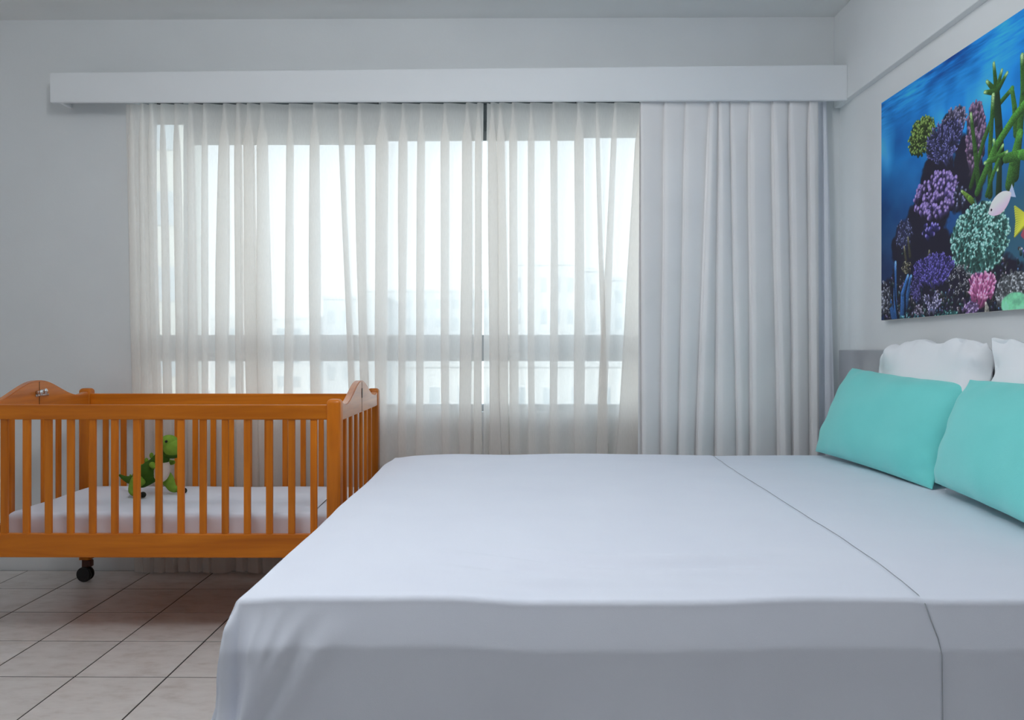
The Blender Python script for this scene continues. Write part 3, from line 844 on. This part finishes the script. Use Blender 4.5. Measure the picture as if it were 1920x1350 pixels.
# ------------------------------------------------------------------ coral reef canvas print
XC = XR - 0.028
cyf = 1.0
for _ in range(40):                                   # distance at which the canvas' far edge stands
    cyf += (XC - PX(1652.5, cyf)) * 1.5
YF = cyf
CZ1, CZ0 = P(1652.5, 193, YF).z, P(1652.5, 601, YF).z
CLEN, CHGT = 1.45, CZ1 - CZ0
RES = 640
NW, NH = int(CLEN * RES), int(CHGT * RES)
def cv(px, py):
    """photo pixel on the print -> print coordinates in metres (u from far edge, v from top)"""
    dx, dz = (px - CX) / F_PX, -(py - CY) / F_PX
    Xd = dx * math.cos(YAW) - math.sin(YAW); Yd = dx * math.sin(YAW) + math.cos(YAW)
    t = XC / Xd
    return YF - Yd * t, CZ1 - (EYE + dz * t)
def paint():
    rng = np.random.default_rng(5)
    R_ = random.Random(12)
    yy, xx = np.mgrid[0:NH, 0:NW]
    U, V = xx / RES, yy / RES
    C = lambda r, g, b: np.array([r, g, b], float) / 255
    def fbm(sx, sy, seed, octv=4):
        rg = np.random.default_rng(seed); out = np.zeros((NH, NW)); amp = 1; tot = 0
        for o_ in range(octv):
            gw, gh = int(CLEN * sx * 2 ** o_) + 3, int(CHGT * sy * 2 ** o_) + 3
            g = rg.random((gh, gw))
            fx, fy = U * sx * 2 ** o_, V * sy * 2 ** o_
            ix_, iy_ = fx.astype(int), fy.astype(int); tx_, ty_ = fx - ix_, fy - iy_
            tx_ = tx_ * tx_ * (3 - 2 * tx_); ty_ = ty_ * ty_ * (3 - 2 * ty_)
            out += amp * ((g[iy_, ix_] * (1 - tx_) + g[iy_, ix_ + 1] * tx_) * (1 - ty_) + (g[iy_ + 1, ix_] * (1 - tx_) + g[iy_ + 1, ix_ + 1] * tx_) * ty_)
            tot += amp; amp *= 0.5
        return out / tot
    n1 = fbm(4, 5, 1); n2 = fbm(30, 60, 2, 3)
    g = np.clip(V / CHGT, 0, 1)[..., None]
    top, mid, low = C(6, 98, 168), C(16, 112, 182), C(24, 46, 92)
    img = np.where(g < 0.3, top + (mid - top) * (g / 0.3), mid + (low - mid) * np.clip((g - 0.3) / 0.45, 0, 1))
    left = np.clip(1 - U / 0.45, 0, 1)[..., None]
    img = img * (1 - 0.22 * left * np.clip(g * 2.0, 0, 1))
    img = img + ((n1 - 0.5)[..., None]) * C(50, 70, 70) * (1.4 - g)
    # wind streaks of the surface along the top
    wav = np.sin((V * 1.0 - U * 0.05) * 520 + 7 * fbm(12, 10, 8)) * np.clip(1 - V / 0.16, 0, 1) * fbm(10, 30, 9)
    img = img + (fbm(14, 110, 77, 3) - 0.5)[..., None] * np.clip(1 - V / 0.17, 0, 1)[..., None] * C(60, 84, 90) + wav[..., None] * C(5, 7, 7)
    # pale rays below the surface
    ray = np.clip(fbm(5, 3, 14, 3) - 0.52, 0, 1) * 3 * np.exp(-((V - 0.22) / 0.13) ** 2)
    img = img + ray[..., None] * C(70, 70, 55)
    # murky green water behind the stag coral
    hz_ = np.clip((U - 0.50) / 0.2, 0, 1) * np.clip((V - 0.38) / 0.2, 0, 1)
    img = img * (1 - 0.75 * hz_[..., None]) + 0.75 * hz_[..., None] * C(46, 88, 100)
    def blob(cu, cv_, ru, rv, col, soft=0.25, al=1.0, rough=0.35, seed=0):
        n = fbm(22, 22, 100 + seed, 3)
        d = np.sqrt(((U - cu) / ru) ** 2 + ((V - cv_) / rv) ** 2) + (n - 0.5) * rough * 2
        a = np.clip((1 - d) / soft, 0, 1)[..., None] * al
        img[:] = img * (1 - a) + a * col
    def cap(u0, v0, u1, v1, r0, r1, c0, c1, tip=None, speck=0.0):
        """a shaded finger from (u0,v0) to (u1,v1)"""
        rm = max(r0, r1) + 0.003
        i0, i1 = int((min(u0, u1) - rm) * RES), int((max(u0, u1) + rm) * RES) + 2
        j0, j1 = int((min(v0, v1) - rm) * RES), int((max(v0, v1) + rm) * RES) + 2
        i0, j0 = max(i0, 0), max(j0, 0); i1, j1 = min(i1, NW), min(j1, NH)
        if i1 <= i0 or j1 <= j0: return
        u_, v_ = U[j0:j1, i0:i1], V[j0:j1, i0:i1]
        ax_, ay_ = u1 - u0, v1 - v0; L2 = ax_ * ax_ + ay_ * ay_ + 1e-9
        t = np.clip(((u_ - u0) * ax_ + (v_ - v0) * ay_) / L2, 0, 1)
        du, dv = u_ - (u0 + ax_ * t), v_ - (v0 + ay_ * t)
        rr = r0 + (r1 - r0) * t
        d = np.sqrt(du * du + dv * dv) / rr
        a = np.clip((1 - d) * rr * RES, 0, 1)[..., None]
        sh = (0.62 + 0.38 * np.clip((-dv * 0.8 - du * 0.45) / rr + 0.35, -0.6, 1.1))[..., None]
        col = (c0 + (c1 - c0) * t[..., None]) * sh
        if tip is not None:
            k = np.clip((t - 0.72) / 0.28, 0, 1)[..., None] * np.clip(1.15 - d, 0, 1)[..., None]
            col = col * (1 - k) + tip * k
        if speck:
            col = col * (1 + speck * (rng.random(d.shape)[..., None] - 0.5))
        img[j0:j1, i0:i1] = img[j0:j1, i0:i1] * (1 - a) + a * np.clip(col, 0, 1)
    def cluster(px, py, rx, ry, n, ln, wd, col, tip, base=None, dark=0.35, bg=None, jit=0.5, seed=0, fan=False, spread=1.0):
        cu, cv_ = cv(px, py); eu, ev = cv(px + rx, py + 0)[0] - cu, cv(px, py + ry)[1] - cv_
        if base is None: bu, bv = cu, cv_ + ev * 0.9
        else: bu, bv = cv(*base)
        blob(cu, cv_, eu * 0.92, ev * 0.92, bg if bg is not None else col * 0.30, 0.2, 1.0, 0.25, seed)
        L = []
        for _ in range(n):
            a = R_.uniform(0, 2 * math.pi); r = math.sqrt(R_.random()) * spread
            L.append((cu + eu * r * math.cos(a), cv_ + ev * r * math.sin(a), r))
        L.sort(key=lambda q: q[1] - 0.02 * R_.random())
        for (u, v, r) in L:
            d = Vector((u - bu, v - bv)); d = d.normalized() if d.length > 1e-6 else Vector((0, -1))
            th = math.atan2(d.y, d.x) + R_.gauss(0, jit)
            l_ = ln * R_.uniform(0.7, 1.3); w_ = wd * R_.uniform(0.8, 1.2)
            s = R_.uniform(0.75, 1.15)
            cap(u - math.cos(th) * l_, v - math.sin(th) * l_, u, v, w_ * 1.05, w_ * 0.8, col * min(0.8, dark + 0.14) * s, col * s, tip * R_.uniform(0.85, 1.08))
    def stem(pts, r0, r1, col, tip=None, speck=0.5, dark=0.75):
        q = [cv(*p) for p in pts]
        for k in range(len(q) - 1):
            ra = r0 + (r1 - r0) * k / (len(q) - 1); rb = r0 + (r1 - r0) * (k + 1) / (len(q) - 1)
            last = k == len(q) - 2
            cap(q[k][0], q[k][1], q[k + 1][0], q[k + 1][1], ra, rb, col * (dark if k == 0 else 1), col, tip if last else None, speck)
    # dark rock behind everything
    DK = C(24, 20, 36)
    for i_, (a, b_, c_, d_) in enumerate(((1755, 330, 32, 70), (1740, 420, 48, 70), (1760, 500, 70, 60), (1700, 470, 30, 60), (1790, 560, 150, 60), (1690, 560, 40, 60), (1812, 330, 36, 80), (1850, 540, 90, 60), (1770, 270, 30, 30))):
        u, v = cv(a, b_); blob(u, v, cv(a + c_, b_)[0] - u, cv(a, b_ + d_)[1] - v, DK, 0.15, 1.0, 0.3, i_)
    rub = [C(120, 124, 140), C(96, 88, 130), C(90, 120, 120), C(150, 140, 150), C(70, 96, 130)]
    for _ in range(420):
        pu, pv = R_.uniform(0.0, 0.95), CHGT - abs(R_.gauss(0, 0.085))
        cc = rub[R_.randrange(5)] * R_.uniform(0.5, 1.0); th = R_.gauss(-1.57, 0.8); l_ = R_.uniform(0.008, 0.022)
        cap(pu, pv, pu + l_ * math.cos(th), pv + l_ * math.sin(th), 0.0065, 0.0045, cc * 0.4, cc, np.clip(cc * 1.5, 0, 1))
    # back row
    cluster(1828, 250, 20, 62, 130, 0.034, 0.0075, C(92, 74, 108), C(150, 120, 150), (1830, 340), 0.4, jit=0.35, seed=20)
    cluster(1787, 225, 26, 26, 130, 0.020, 0.006, C(92, 88, 122), C(150, 140, 165), (1785, 265), 0.45, seed=21)
    cluster(1728, 252, 28, 34, 200, 0.022, 0.0062, C(84, 112, 44), C(150, 176, 96), (1755, 285), 0.3, jit=0.4, seed=22)
    cluster(1768, 262, 38, 40, 190, 0.026, 0.0042, C(84, 84, 150), C(132, 132, 190), (1775, 300), 0.35, jit=0.5, seed=23)
    # stag coral
    GR = C(74, 134, 52); GT = C(176, 206, 150); GD = C(34, 58, 34)
    stem([(1820, 350), (1845, 260), (1868, 200), (1898, 165)], 0.012, 0.009, GR * 0.75, GT * 0.8)
    stem([(1905, 250), (1902, 200), (1897, 165)], 0.014, 0.009, GR * 0.9, GR)
    stem([(1903, 330), (1912, 240), (1918, 170), (1916, 103)], 0.019, 0.009, GR * 0.8, GT, 0.6)
    stem([(1876, 300), (1872, 230), (1867, 165)], 0.020, 0.017, GD, None, 0.3)
    for tp_ in ((1863, 118), (1878, 131), (1888, 136), (1850, 152), (1846, 172)):
        stem([(1868, 172), tp_], 0.013, 0.007, GR * 0.8, GT, 0.4)
    stem([(1856, 365), (1856, 280), (1862, 178)], 0.014, 0.010, GR * 0.75, GT, 0.6)
    stem([(1835, 352), (1828, 280), (1820, 213)], 0.014, 0.008, GR * 0.75, GT, 0.6)
    stem([(1832, 360), (1866, 275), (1900, 222), (1925, 190), (1960, 160)], 0.015, 0.016, GR, None, 0.6)
    stem([(1893, 345), (1900, 300), (1912, 250)], 0.022, 0.016, GR * 0.95, GR, 0.6)
    stem([(1886, 296), (1915, 289), (1960, 296), (2020, 280)], 0.017, 0.016, GR * 1.05, None, 0.6)
    stem([(1872, 365), (1874, 305)], 0.016, 0.012, GD * 1.1, None, 0.3)
    for tp_ in ((1863, 262), (1852, 300), (1880, 272), (1888, 284), (1870, 318), (1846, 305)):
        stem([(1868, 297), tp_], 0.011, 0.007, GR, GT, 0.4)
    stem([(1850, 365), (1862, 325), (1872, 300)], 0.010, 0.009, GR * 0.9, None, 0.5)
    # bulbs
    cluster(1753, 365, 44, 42, 150, 0.018, 0.0125, C(104, 86, 160), C(172, 148, 198), (1765, 430), 0.25, C(30, 24, 52), 0.3, 30)
    cluster(1800, 365, 14, 26, 16, 0.016, 0.008, C(70, 74, 110), C(130, 135, 165), (1800, 400), 0.4, DK, 0.5, 31)
    stem([(1818, 372), (1812, 366), (1803, 358)], 0.012, 0.006, C(120, 160, 60), GT)
    stem([(1824, 378), (1818, 372)], 0.012, 0.012, C(100, 140, 50))
    cluster(1694, 437, 16, 30, 70, 0.014, 0.005, C(82, 88, 134), C(126, 132, 176), (1705, 480), 0.4, C(36, 36, 66), 0.8, 32)
    cluster(1738, 432, 24, 12, 14, 0.016, 0.010, C(70, 62, 150), C(150, 140, 200), (1745, 445), 0.4, DK, 0.8, 33)
    for a in ((1702, 445, 1706, 480), (1695, 462, 1700, 500), (1742, 470, 1740, 490)):
        stem([(a[2], a[3]), (a[0], a[1])], 0.010, 0.006, C(86, 84, 66), C(150, 146, 120))
    cluster(1699, 500, 10, 12, 26, 0.012, 0.004, C(120, 116, 90), C(205, 200, 170), (1703, 515), 0.4, DK, 0.8, 34)
    cluster(1834, 447, 60, 68, 900, 0.019, 0.0072, C(92, 164, 156), C(182, 220, 212), (1832, 480), 0.30, C(40, 84, 88), 0.75, 35)
    cluster(1748, 503, 42, 30, 330, 0.020, 0.0042, C(84, 74, 166), C(128, 118, 200), (1750, 545), 0.4, C(34, 28, 70), 0.5, 36)
    cluster(1716, 540, 12, 20, 50, 0.018, 0.0045, C(84, 76, 150), C(120, 110, 180), (1725, 570), 0.4, C(30, 26, 60), 0.5, 37)
    # blue branches, bottom left
    BL = C(58, 112, 184)
    for q in ([(1680, 600), (1678, 555), (1679, 492)], [(1691, 600), (1692, 550), (1702, 517)], [(1676, 600), (1667, 560), (1657, 540)], [(1698, 575), (1704, 530), (1708, 518)]):
        stem(q, 0.017, 0.009, BL, C(130, 170, 215), 0.5)
    stem([(1684, 600), (1678, 560), (1676, 505)], 0.008, 0.004, C(18, 30, 60))
    stem([(1696, 600), (1697, 552), (1703, 524)], 0.008, 0.004, C(18, 30, 60))
    cluster(1658, 555, 12, 30, 60, 0.016, 0.007, C(120, 124, 140), C(180, 182, 196), None, 0.4, DK, 1.2, 38)
    # pale lilac pieces
    cluster(1747, 563, 18, 20, 46, 0.020, 0.0055, C(142, 138, 188), C(205, 200, 225), (1747, 590), 0.35, DK, 0.6, 39)
    cluster(1722, 585, 10, 14, 26, 0.016, 0.006, C(130, 120, 150), C(190, 185, 200), (1722, 600), 0.35, DK, 0.8, 40)
    cluster(1800, 525, 22, 30, 70, 0.010, 0.004, C(120, 120, 132), C(200, 200, 205), (1800, 560), 0.35, DK, 1.4, 41)
    cluster(1840, 533, 28, 28, 95, 0.034, 0.0062, C(196, 98, 158), C(236, 178, 206), (1838, 582), 0.6, C(96, 44, 92), 0.22, 42)
    cluster(1820, 577, 14, 14, 44, 0.014, 0.006, C(134, 104, 160), C(200, 180, 214), None, 0.5, C(60, 44, 80), 1.2, 43)
    stem([(1850, 592), (1850, 578), (1848, 568)], 0.016, 0.006, C(176, 170, 160), C(205, 200, 190))
    cluster(1705, 597, 30, 8, 30, 0.012, 0.006, C(70, 140, 160), C(150, 200, 205), None, 0.5, DK, 1.2, 44)
    cluster(1775, 590, 24, 8, 24, 0.012, 0.005, C(60, 120, 120), C(140, 200, 190), None, 0.5, DK, 1.2, 45)
    # rubble and mint coral, lower right
    cluster(1905, 545, 42, 34, 420, 0.012, 0.0065, C(132, 136, 144), C(190, 192, 196), None, 0.4, C(44, 44, 54), 1.5, 46)
    u, v = cv(1903, 570); blob(u, v, 0.070, 0.040, (C(112, 186, 146) * (0.72 + 0.5 * fbm(60, 60, 91, 3)[..., None])), 0.12, 1.0, 0.12, 60)
    # fish
    def fish(px, py, ln, ht, tilt, body, back_, tail):
        u, v = cv(px, py); c_, s_ = math.cos(tilt), math.sin(tilt)
        a_ = (U - u) * c_ + (V - v) * s_; b_ = -(U - u) * s_ + (V - v) * c_
        prof = np.clip(1 - np.abs(a_ / ln) ** 2, 0, 1) ** 0.75 * ht
        msk = np.clip((prof - np.abs(b_)) * RES, 0, 1)[..., None]
        k = np.clip((b_ / ht + 1) / 2, 0, 1)[..., None]
        col = back_ * (1 - k) + body * k
        tm = ((a_ > ln * 0.85) & (a_ < ln * 1.22) & (np.abs(b_) < (a_ - ln * 0.70) * 0.8)).astype(float)[..., None]
        img[:] = img * (1 - tm) + tm * tail
        img[:] = img * (1 - msk) + msk * col
        e_ = (np.hypot(a_ + ln * 0.72, b_ + ht * 0.1) < 0.004).astype(float)[..., None]
        img[:] = img * (1 - e_) + e_ * C(20, 20, 30)
    fish(1874, 381, 0.060, 0.033, -0.38, C(222, 158, 176), C(206, 200, 222), C(150, 160, 184))
    fish(1948, 428, 0.080, 0.040, -0.1, C(120, 50, 70), C(150, 70, 80), C(200, 196, 60))
    a_, b_ = cv(1910, 413)
    for k_ in range(-6, 7):
        cap(a_ + 0.05, b_ + 0.005, a_ - 0.012 - abs(k_) * 0.001, b_ + k_ * 0.0075, 0.008, 0.005, C(200, 196, 50), C(196, 200, 70))
    # the part of the print beyond the picture's frame
    for (pu, pv, ru, rv, n_, c_, t_) in ((1.02, 0.62, 0.09, 0.12, 300, C(150, 90, 120), C(220, 170, 190)), (1.22, 0.70, 0.10, 0.12, 300, C(90, 120, 150), C(170, 190, 210)),
                                         (1.38, 0.60, 0.08, 0.16, 240, C(110, 130, 60), C(180, 190, 120)), (1.12, 0.86, 0.16, 0.06, 240, C(130, 130, 140), C(190, 190, 196))):
        blob(pu, pv, ru, rv, DK, 0.2, 1, 0.3, 70)
        for _ in range(n_):
            a = R_.uniform(0, 6.283); r = math.sqrt(R_.random())
            u, v = pu + ru * r * math.cos(a), pv + rv * r * math.sin(a)
            th = math.atan2(v - pv - rv * 0.8, u - pu) + R_.gauss(0, 0.5)
            cap(u - 0.02 * math.cos(th), v - 0.02 * math.sin(th), u, v, 0.007, 0.006, c_ * 0.35, c_, t_)
    return np.clip(img, 0, 1)
PRINT_GAIN = 1.0
arr = np.ones((NH, NW, 4), np.float32)
arr[..., :3] = paint()
im = bpy.data.images.new('coral_reef_print', NW, NH)
im.pixels.foreach_set(arr[::-1].ravel())
im.update()
pm, pn, pl, pbs = mat('canvas_print', (1, 1, 1, 1), 0.55, spec=0.3)
ti = pn.new('ShaderNodeTexImage'); ti.image = im; ti.extension = 'EXTEND'
tcn = pn.new('ShaderNodeTexCoord')
gm = pn.new('ShaderNodeVectorMath'); gm.operation = 'SCALE'; gm.inputs['Scale'].default_value = 1.8
mn = pn.new('ShaderNodeVectorMath'); mn.operation = 'MINIMUM'; mn.inputs[1].default_value = (0.88, 0.88, 0.88)
pl.new(tcn.outputs['UV'], ti.inputs[0]); pl.new(ti.outputs[0], gm.inputs[0]); pl.new(gm.outputs[0], mn.inputs[0]); pl.new(mn.outputs[0], pbs.inputs['Base Color'])
canvas = thing('canvas_print', 'large coral reef photograph printed on canvas above the headboard', 'picture', (XC, YF - CLEN / 2, CZ0))
M['canvas_edge'] = noisy('canvas_edge', (0.6, 0.59, 0.56, 1), (0.66, 0.65, 0.62, 1), 60, 0.8)
obj('stretcher', bm_box(0.0006, XR - XC - 0.001, -CLEN / 2, CLEN / 2, 0, CHGT, 0.001, 1), M['canvas_edge'], canvas)
me = bpy.data.meshes.new('print')
h = CLEN / 2 - 0.0005
me.from_pydata([(0, h, 0.001), (0, -h, 0.001), (0, -h, CHGT - 0.001), (0, h, CHGT - 0.001)], [], [(0, 3, 2, 1)])
uvl = me.uv_layers.new(name='UVMap')
uvs = {0: (0, 0), 1: (1, 0), 2: (1, 1), 3: (0, 1)}
for lp in me.loops:
    uvl.data[lp.index].uv = uvs[lp.vertex_index]
obj('printed_canvas', me, pm, canvas)

# ------------------------------------------------------------------ the town outside
GZ = -16.0
M['ground'] = noisy('street_ground', (0.42, 0.42, 0.42, 1), (0.5, 0.5, 0.49, 1), 0.1, 0.9)
M['fac_a'] = noisy('pale_render', (0.74, 0.75, 0.74, 1), (0.78, 0.79, 0.78, 1), 0.4, 0.9)
M['fac_b'] = noisy('pale_grey_render', (0.62, 0.66, 0.68, 1), (0.66, 0.70, 0.72, 1), 0.4, 0.9)
M['fac_c'] = noisy('cream_render', (0.62, 0.63, 0.58, 1), (0.66, 0.67, 0.62, 1), 0.4, 0.9)
M['far_window'] = mat('far_window_glass', (0.45, 0.52, 0.56, 1), 0.3)[0]
struct('ground', bm_box(-160, 160, 4.2, 320, GZ - 0.5, GZ), M['ground'])
def building(label, px0, px1, py, Y, depth, m, cols, rows, roof=None, wpx=0.45):
    a, b_ = PX(px0, Y), PX(px1, Y)
    zt = P((px0 + px1) / 2, py, Y).z
    o = thing('apartment_building', label, 'building', ((a + b_) / 2, Y, GZ))
    w = b_ - a; H = zt - GZ
    obj('facade', bm_box(-w / 2, w / 2, 0, depth, 0, H), m, o)
    obj('parapet', bm_box(-w / 2 - 0.1, w / 2 + 0.1, -0.1, depth, H, H + 0.35), m, o)
    if roof:
        ra, rb = PX(roof[0], Y) - (a + b_) / 2, PX(roof[1], Y) - (a + b_) / 2
        obj('roof_hut', bm_box(ra, rb, 1.0, 4.0, H + 0.35, P(roof[0], roof[2], Y).z - GZ), m, o)
    cw = w / cols
    wme = None
    for i in range(cols):
        for j in range(rows):
            z = H - 1.2 - j * 3.0
            if z < 2: continue
            if wme is None:
                bb = bm_box(-cw * wpx / 2, cw * wpx / 2, -0.06, 0.05, -1.35, 0, 0.02, 1)
                wme = bpy.data.meshes.new('window'); bb.to_mesh(wme); bb.free(); wme.materials.append(M['far_window'])
            obj('window', wme, None, o, (-w / 2 + cw * (i + 0.5), 0, z))
    return o
building('low pale block seen through the sheer curtain above the crib', 395, 600, 598, 95, 14, M['fac_a'], 7, 4)
building('grey block right of the low pale block, behind the sheer curtain', 606, 722, 561, 80, 12, M['fac_b'], 4, 5, (660, 690, 556))
building('wide pale block behind the middle of the sheer curtains', 684, 930, 547, 120, 16, M['fac_b'], 8, 6)
building('tall stepped white block with a roof hut, right of the curtain gap', 958, 1081, 497, 72, 14, M['fac_a'], 5, 7, (1046, 1076, 486))
building('lower white wing attached right of the tall stepped block', 1082.5, 1142, 509, 70, 1.8, M['fac_b'], 3, 7)
building('grey block at the right end of the skyline, next to the white wing', 1146, 1290, 526, 88, 13, M['fac_b'], 5, 7)
building('white lower block in front of the skyline, behind the window sill', 735, 1215, 688, 45, 10, M['fac_a'], 9, 3, None, 0.35)
building('near cream apartment wall filling the left edge of the window', -400, 360, -120, 30, 1.6, M['fac_c'], 8, 9)
